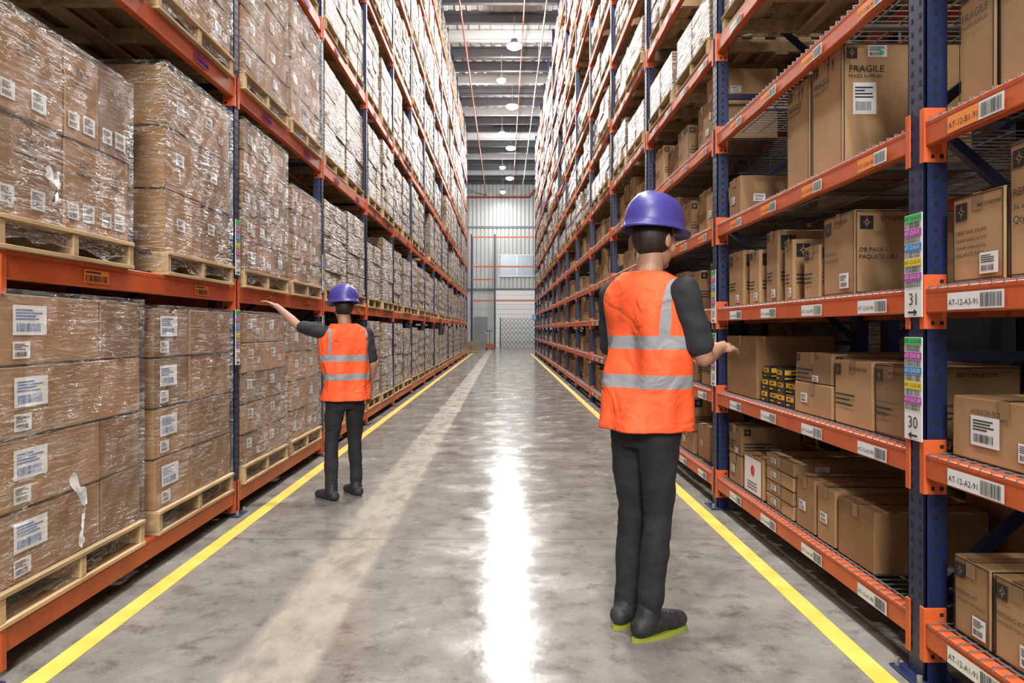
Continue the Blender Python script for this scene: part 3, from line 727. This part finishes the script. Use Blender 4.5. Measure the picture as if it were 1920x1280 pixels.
near_load(-1, 3.81, 4.86, .19, [.42,.62], [.275]*4, 'big', 'film-wrapped load of four carton layers, lowest left level, just before the first blue post', wrap=WRAPC)
near_load(-1, 2.60, 3.55, 1.60, [.45,.28,.28], [.395,.395], 'num', 'shorter wrapped load of two tall carton layers, second left level, nearest the camera', tail=(.25,.32,.12,.12))
near_load(-1, 3.91, 4.86, 1.60, [.5,.5], [.35,.35,.34], 'scatter', 'taller wrapped load of three carton layers, second left level, before the first blue post')
near_load(-1, 2.7, 3.7, 3.02, [.5,.5], [.3]*3, 'scatter', 'wrapped load on third left level, nearer of the two in the first bay')
near_load(-1, 3.8, 4.86, 3.02, [.36,.36,.36], [.28]*4, 'scatter', 'wrapped load on third left level, farther of the two in the first bay')
near_load(-1, 5.07, 6.08, .19, [.5,.5], [.22]*5, 'scatter', 'wrapped load of five layers, lowest left level behind the first blue post')
near_load(-1, 6.2, 7.2, .19, [.5,.5], [.26]*4, 'scatter', 'wrapped load of four layers, lowest left level beside the reaching person')
near_load(-1, 5.07, 6.1, 1.60, [.35]*3, [.215]*5, 'scatter', 'wrapped load of five small carton layers, second left level behind the first blue post')
near_load(-1, 6.22, 7.2, 1.60, [.34]*3, [.21]*4, 'scatter', 'shorter wrapped load of four layers, second left level above the reaching person')
near_load(-1, 5.07, 6.1, 3.02, [.5,.5], [.24]*4, 'scatter', 'wrapped load on third left level, nearer of the two in the second bay')
near_load(-1, 6.2, 7.2, 3.02, [.33]*3, [.27]*4, 'scatter', 'wrapped load on third left level, farther of the two in the second bay')

def far_tpl(s, w, cols, layers, h, d=1.12):
    b = MB(); pallet_into(b, w, 1.15); zz = .131; cw = w/cols
    for l in range(layers):
        for c in range(cols):
            for r in range(2):
                x0 = -d/2+r*d/2; y0 = -w/2+c*cw; j = rnd.uniform(-.008,.008)
                b.box((x0+.003+j,y0+.003,zz),(x0+d/2-.003+j,y0+cw-.003,zz+h-.003),FCARD,.005,.004)
            fr, _ = aface(s, w, d+.02, h, zz)
            u = c*cw
            if rnd.random() < .75: b.label(fr, u+cw*rnd.uniform(.1,.4), h*rnd.uniform(.2,.5), min(.12,cw*.45), min(.08,h*.4), bc=False)
            if rnd.random() < .45: b.label(fr, u+cw*.55, h*.1, min(.08,cw*.35), min(.06,h*.3), bc=False)
        zz += h
    return b.mesh('pallet_load'), zz
TL = [far_tpl(-1, w, c, l, h) for w, c, l, h in ((1.0,2,4,.27),(.95,3,5,.2),(1.0,2,3,.33),(.98,4,5,.19),(1.0,3,4,.25),(.94,2,5,.22),(1.0,3,3,.3),(.96,2,6,.17),(1.0,3,6,.18),(.95,3,4,.2),(1.0,2,3,.26))]
TR = [far_tpl(1, 1.0, c, l, h) for c, l, h in ((2,2,.24),(3,3,.17),(2,1,.36),(3,2,.27),(4,3,.18),(2,2,.2))]
def vis(zb, yf): return 617-F*(zb-H)/yf > -120
for i in range(len(YL)-1):
    for li, z in enumerate(LVL):
        if i < 2 and li < 3: continue
        for q in range(2):
            y0 = YL[i]+.085+.07+q*1.12; cy = y0+.5+rnd.uniform(-.03,.03)
            if not vis(z, cy+.5) or rnd.random() < .02: continue
            lim = (LVL[li+1]-z-.16) if li+1 < len(LVL) else 1.2
            me, hh = rnd.choice([t for t in TL if t[1] < lim])
            o = inst(me, 'pallet_load', (-(XL-.03+.575)-rnd.uniform(0,.04), cy, z))
            tag(o, 'film-wrapped carton load, left rack, %s level up, %s bay, %s pallet' % (ORD[li+1], ORD[i+1], ('nearer','farther')[q]), 'pallet load', 'wrapped pallet loads on the left rack')
for i in range(len(YR)-1):
    for li, z in enumerate(PLR):
        for q in range(2):
            cy = YR[i]+.11+.62+q*1.2+rnd.uniform(-.03,.03)
            if not vis(z, cy+.5) or rnd.random() < .1: continue
            lim = .79 if li < 7 else 1.1
            me, hh = rnd.choice([t for t in TR if t[1] < lim])
            o = inst(me, 'pallet_load', (XR-.03+.575+rnd.uniform(0,.06), cy, z))
            tag(o, 'low wrapped carton load, right rack, %s pallet level up, %s bay, %s pallet' % (ORD[li+1], ORD[i+1], ('nearer','farther')[q]), 'pallet load', 'wrapped pallet loads on the right rack')
for i in range(6):
    for li, z in enumerate(BL2[:3]):
        for q in range(2):
            if rnd.random() < .25: continue
            me, hh = rnd.choice(TR+TL)
            o = inst(me, 'pallet_load', (XB+.58, YR[i]+.11+.62+q*1.2, z))
            tag(o, 'shadowed load on the rack row behind, %s level, %s bay, %s pallet' % (ORD[li+1], ORD[i+1], ('nearer','farther')[q]), 'pallet load', 'loads on the rack row behind the right rack')

# ------------------------------------------------------------------ shelf cartons on the right rack
def lines(b, fr, x, y, w, n, m=INK):
    for q in range(n): b.rect(fr, x, y-q*.022, w*(.95,.7,.85,.55)[q % 4], .008, m)
def decorate(b, fr, w, h, st, main=True):
    u = min(w, h)
    if st in ('fragile','fragile_low'):
        ty = h-.14 if st == 'fragile' else h*.5
        x0 = .03 if st == 'fragile' else .02
        b.border(fr, .006, .006, w-.012, h-.012, .005, BLK)
        b.logo(fr, .02, h-.075 if st == 'fragile' else ty+.07, .05)
        b.text(fr, 'FRAGILE', x0, ty, .045, INK, fit=min(.17,w*.72)); b.text(fr, 'MIXED SUPPLIES', x0, ty-.027, .022, INK, fit=min(.17,w*.72))
        if w < .4:
            for q in (.55,.7): b.rect(fr, w*q, h-.1, .006, .06, INK); b.rect(fr, w*q-.008, h-.06, .022, .006, INK)
        else:
            b.label(fr, .12, h-.07, .09, .055); b.face([fr.p(.185+.011*math.cos(t*.628), h-.05+.011*math.sin(t*.628), .003) for t in range(10)], GREEN)
            b.label(fr, .05, ty-.2, .11, .15)
    elif st == 'head':
        b.border(fr, .006, .006, w-.012, h-.012, .004, BLK); b.logo(fr, .02, h-.085, .06); b.text(fr, 'REF DYNJP7080', w*.5, h-.05, .02, INK, fit=w*.44)
        for q, t in enumerate(('HEAD BAR DRAPE','CHAMP BARRE DE TETE','CHAMP CHIRURGICAL','AISLANTE PARA')): b.text(fr, t, .02, h*.55-q*.026, .021, INK, fit=w*.6)
    elif st == 'obpack':
        b.border(fr, .006, .006, w-.012, h-.012, .004, BLK); b.logo(fr, .025, h-.09, .06); b.text(fr, 'DYNJP6000', .12, h-.05, .026, INK, fit=w*.4)
        b.text(fr, 'OB PACK I', .02, h*.5, .027, INK, fit=w*.45); b.text(fr, 'PAQUETE OB I', .02, h*.5-.032, .027, INK, fit=w*.45)
    elif st == 'table':
        b.border(fr, .006, .006, w-.012, h-.012, .004, BLK); b.logo(fr, .015, h-.075, .05); b.text(fr, 'REF DYNJP2318', w*.42, h-.045, .024, INK, fit=w*.5)
        b.text(fr, 'TABLE COVER, HEAVY DUTY', .015, h*.45, .02, INK, fit=w*.7); lines(b, fr, .015, h*.45-.026, w*.5, 2)
    elif st == 'drape':
        b.logo(fr, .015, h-.07, .05); b.text(fr, 'REF DYNJP1065', w*.42, h-.045, .024, INK, fit=w*.5); lines(b, fr, .015, h*.45, w*.55, 3)
    elif st == 'ref':
        b.border(fr, .006, .006, w-.012, h-.012, .004, BLK); b.logo(fr, .02, h-.08, .055); b.text(fr, 'MEDLINE', .08, h-.07, .03, INK, fit=w*.4)
        b.text(fr, 'REF C', .02, h*.6, .034, INK, fit=w*.8); b.text(fr, '36 in x 57', .02, h*.5, .028, INK, fit=w*.8); b.text(fr, 'Qty/Qte', .02, h*.4, .034, INK, fit=w*.8)
    elif st == 'kit':
        b.border(fr, .006, .006, w-.012, h-.012, .004, BLK); b.logo(fr, .015, h-.075, .05); b.text(fr, 'FEEDING KIT', .015, h*.52, .022, INK, fit=w*.6); b.text(fr, 'WITH FLAT TOP SYRINGE', .015, h*.43, .022, INK, fit=w*.8)
    elif st == 'hudson':
        b.label(fr, w*.2, h*.25, .14, .1); b.text(fr, 'HUDSON RCI', w*.2, h*.25+.105, .025, INK, fit=.14); b.label(fr, w*.62, h*.15, .07, .06)
    elif st == 'logo':
        b.logo(fr, .02, h-u*.3, u*.22); b.text(fr, 'REF', w*.6, h-u*.2, .022, INK); lines(b, fr, .02, h*.4, w*.5, 3)
        b.label(fr, w*.5, h*.06, min(.07,w*.35), min(.05,h*.2))
    elif st == 'dot':
        b.rect(fr, w*.08, h*.05, w*.84, h*.88, WHITE); 
        b.face([fr.p(w*.5+.035*math.cos(t*.628), h*.62+.035*math.sin(t*.628), .003) for t in range(10)], REDM)
        for q in range(3): b.rect(fr, w*.22, h*.3-q*.02, w*.5, .006, INK, .003)
    if st in ('obpack','head','kit') : b.label(fr, w*.55, h*.08, min(.09,w*.35), min(.07,h*.25))
    elif st == 'plain' and main: b.label(fr, w*.2, h*.35, min(.08,w*.4), min(.05,h*.4))
def shelf_meshes(w, d, h, st):
    b = MB(); b.box((-d/2,-w/2,0),(d/2,w/2,h), CARD2 if st != 'bare' else CARD, .005, .004)
    fa, _ = aface(1, w, d, h); decorate(b, fa, w, h, st); fn, _ = nface(w, d); decorate(b, fn, d, h, st, True)
    t = MB(); top = Fr((-d/2,-w/2,h),(1,0,0),(0,1,0)); t.rect(top, 0, w/2-.024, d, .048, TAPE, .002); t.rect(fa, w/2-.024, h-.06, .048, .06, TAPE, .0012)
    b.rect(top, 0, w/2-.0015, d, .003, HOLE, .001)
    return b.mesh('carton'), t.mesh('tape')
def carton(y0, y1, z, h, st, label, d=.45, setb=0, rot=0, meshes=None):
    w = y1-y0; me, tp = meshes or shelf_meshes(w, d, h, st)
    o = inst(me, 'carton', (XR+.05+setb+d/2, (y0+y1)/2, z)); o.rotation_euler.z = rot
    tag(o, label, 'carton', 'cartons on the right rack shelves')
    if tp: inst(tp, 'tape', (0,0,0), o)
    return o
def RC(z, pn, pf, h, st, label, d=.45, setb=0, rot=0, zo=0):
    X = XR+.05+setb; return carton(X*F/(pn-946)+.004, X*F/(pf-946)-.004, z+.011+zo, h, st, label, d, setb, rot)
s1, s2, s3, s4, s5 = SH
RC(s4, 1868, 1796, .57, 'fragile_low', 'tall carton printed FRAGILE on top shelf right of the nearest blue post', .5)
RC(s4, 1985, 1872, .6, 'fragile_low', 'tall FRAGILE carton at the right photo edge, top shelf', .5)
RC(s3, 1886, 1785, .30, 'head', 'carton printed HEAD BAR DRAPE beside the nearest blue post', .4)
RC(s3, 2010, 1890, .42, 'ref', 'tall carton printed REF and Qty at the right photo edge', .45)
RC(s2, 2010, 1783, .215, 'hudson', 'wide sealed carton with white HUDSON label right of the nearest post', .45)
carton(2.15, 2.5, s2+.011, .3, 'head', 'carton standing at the back behind the HUDSON carton', .4, .52)
RC(s1, 1858, 1786, .27, 'kit', 'FEEDING KIT carton on lowest shelf touching the nearest post', .36)
RC(s1, 1960, 1862, .27, 'kit', 'FEEDING KIT carton on lowest shelf at right photo edge', .36)
carton(2.0, 2.42, s1+.011, .42, 'plain', 'tall plain carton at the back behind the FEEDING KIT cartons', .4, .42)
RC(s4, 1580, 1522, .58, 'fragile', 'largest FRAGILE carton on the top shelf left of the nearest post', .62)
RC(s4, 1518, 1475, .56, 'fragile', 'narrow FRAGILE carton behind the largest one on the top shelf', .5)
RC(s4, 1388, 1367, .27, 'plain', 'small plain carton on the top shelf before the second blue post', .45)
carton(4.15, 4.75, s4+.011, .42, 'fragile', 'carton set back on the top shelf near the second blue post', .4, .5)
RC(s3, 1603, 1543, .385, 'obpack', 'carton printed OB PACK I left of the nearest post', .5)
RC(s3, 1487, 1470, .34, 'logo', 'small carton with emblem second from the OB PACK carton', .42)
RC(s3, 1537, 1506, .27, 'drape', 'short carton standing directly behind the OB PACK carton', .4)
RC(s3, 1458, 1436, .42, 'logo', 'tall narrow carton on the shelf of the OB PACK carton', .4)
RC(s3, 1424, 1404, .34, 'logo', 'printed carton fourth behind the OB PACK carton', .4)
RC(s3, 1394, 1366, .37, 'logo', 'printed carton beside the second blue post, OB PACK shelf', .42)
RC(s2, 1704, 1639, .30, 'table', 'carton printed TABLE COVER HEAVY DUTY beside the nearest post', .45)
RC(s2, 1636, 1564, .30, 'drape', 'printed carton next to the TABLE COVER carton', .45)
RC(s2, 1560, 1489, .165, 'plain', 'lower of two stacked cartons beside the black and yellow boxes', .5)
RC(s2, 1560, 1491, .155, 'logo', 'upper of two stacked cartons beside the black and yellow boxes', .55, zo=.167)
RC(s2, 1418, 1362, .40, 'bare', 'plain tall carton between black and yellow boxes and second post', .5)
sm = MB(); sm.box((-.09,-.055,0),(.09,.055,.072),BLK,.003)
for fr, ww in (aface(1,.11,.18,.072), nface(.11,.18)): sm.rect(fr, ww*.06, .034, ww*.88, .028, PACK); sm.rect(fr, ww*.25, .044, ww*.35, .009, INK, .003); sm.rect(fr, ww*.06, .010, ww*.4, .008, PACK)
sm = sm.mesh('small_box')
nm3 = ('bottom','middle','top'); nc = ('nearest','second','third','farthest')
for r in range(3):
    for c in range(4):
        if r == 2 and c in (0,2): continue
        o = inst(sm, 'small_box', (XR+.16+rnd.uniform(-.012,.015), 4.0+c*.124+rnd.uniform(-.004,.004), s2+.011+r*.0725)); o.rotation_euler.z = rnd.uniform(-.07,.07)
        tag(o, 'small black and yellow box, %s row, %s column of the cluster' % (nm3[r], nc[c]), 'small box', 'black and yellow boxes on the second shelf')
RC(s1, 1640, 1570, .27, 'bare', 'plain brown carton on the lowest shelf nearest the first post', .5)
RC(s1, 1566, 1531, .28, 'plain', 'labelled carton second on the lowest shelf, before its twin', .5)
RC(s1, 1528, 1492, .28, 'plain', 'labelled carton third on the lowest shelf, after its twin', .5)
for q in range(4): RC(s1, 1488, 1436, .078, 'plain', 'flat carton in the lowest shelf stack of four, %s from the bottom' % ORD[q+1], .5 if q < 3 else .6, zo=q*.08)
RC(s1, 1431, 1394, .25, 'dot', 'carton with white label and red dot on the lowest shelf', .4)
RC(s1, 1390, 1366, .2, 'plain', 'lower of two plain stacked cartons beside the second post, lowest shelf', .4)
RC(s1, 1390, 1366, .2, 'logo', 'upper of two plain stacked cartons beside the second post, lowest shelf', .4, zo=.202)
carton(2.85, 3.35, s1+.011, .4, 'bare', 'tall plain carton standing at the back of the lowest shelf', .4, .58)
TPL = []
for (w, d, h, st, nm) in ((.3,.45,.3,'logo','printed square'),(.24,.42,.4,'logo','tall printed narrow'),(.4,.45,.25,'plain','low wide labelled'),(.35,.42,.36,'table','printed tall'),(.45,.5,.18,'plain','flat labelled'),(.28,.4,.22,'bare','small plain'),(.38,.5,.42,'drape','large printed'),(.32,.45,.28,'plain','squat labelled'),(.22,.4,.3,'bare','narrow plain'),(.5,.5,.33,'drape','broad printed')):
    TPL.append((w, d, h, nm, shelf_meshes(w, d, h, st)))
far = MB()
for i in range(2, len(YR)-1):
    for li, z in enumerate(SH):
        y = YR[i]+.11+.04; k = 0
        while True:
            w, d, h, nm, ms = rnd.choice(TPL)
            if y+w > YR[i+1]-.03: break
            k += 1
            if i < 9:
                carton(y, y+w, z+.011, h, '', '%s carton, right rack, %s shelf up, %s bay, %s from front' % (nm, ORD[li+1], ORD[i+1], ORD[k]), d, rnd.uniform(0,.05), 0, ms if i < 6 else (ms[0], None))
                if h < .26 and rnd.random() < .7:
                    c2 = [t for t in TPL if t[0] <= w and t[2] < .31]
                    if c2:
                        t = rnd.choice(c2); carton(y+(w-t[0])/2, y+(w+t[0])/2, z+.012+h, t[2], '', '%s carton stacked on %s carton, right rack, %s shelf up, %s bay' % (t[3], ORD[k], ORD[li+1], ORD[i+1]), min(t[1],d), .02, 0, t[4] if i < 6 else (t[4][0], None))
            else:
                far.box((XR+.05,y,z+.011),(XR+.05+d,y+w,z+.011+h),CARD2,.004)
                far.rect(aisle_frame(1,XR+.05,y,y+w,z+.011), w*.2, h*.3, w*.4, h*.3, WHITE)
            y += w+rnd.choice((.01,.02,.05,.12,.25))
fo = far.build('distant_cartons'); tag(fo, 'small brown cartons on the far bays of the right rack shelves', 'cartons'); fo['kind'] = 'stuff'
b = MB(); b.box((-.13,0,0),(.13,.03,.28),LBLUE,.005); fr = Fr((-.13,0,0),(1,0,0),(0,0,1)); b.text(fr,'R',.13,.06,.24,WHITE,.003,center=True)
tag(b.build('aisle_sign',(XR-.01,YR[-1]-.05,1.75)), 'small blue aisle sign with a white letter R at the right rack end', 'sign')
o = inst(TR[0][0], 'pallet_load', (-1.75,40,0)); o.scale = (.6,.9,1); tag(o, 'small carton pallet standing on the floor at the far left aisle end', 'pallet load')

# ------------------------------------------------------------------ camera
cam = bpy.data.cameras.new('camera'); co = bpy.data.objects.new('camera', cam); C.objects.link(co); S.camera = co
co.location = (0,0,H); co.rotation_euler = (math.radians(90),0,0)
cam.sensor_width = 36; cam.lens = 36*F/1920; cam.shift_x = 14/1920; cam.shift_y = -23/1920; cam.clip_start = .05; cam.clip_end = 200
S.view_settings.view_transform = 'Standard'; S.view_settings.exposure = .42
print('objects', len(bpy.data.objects))
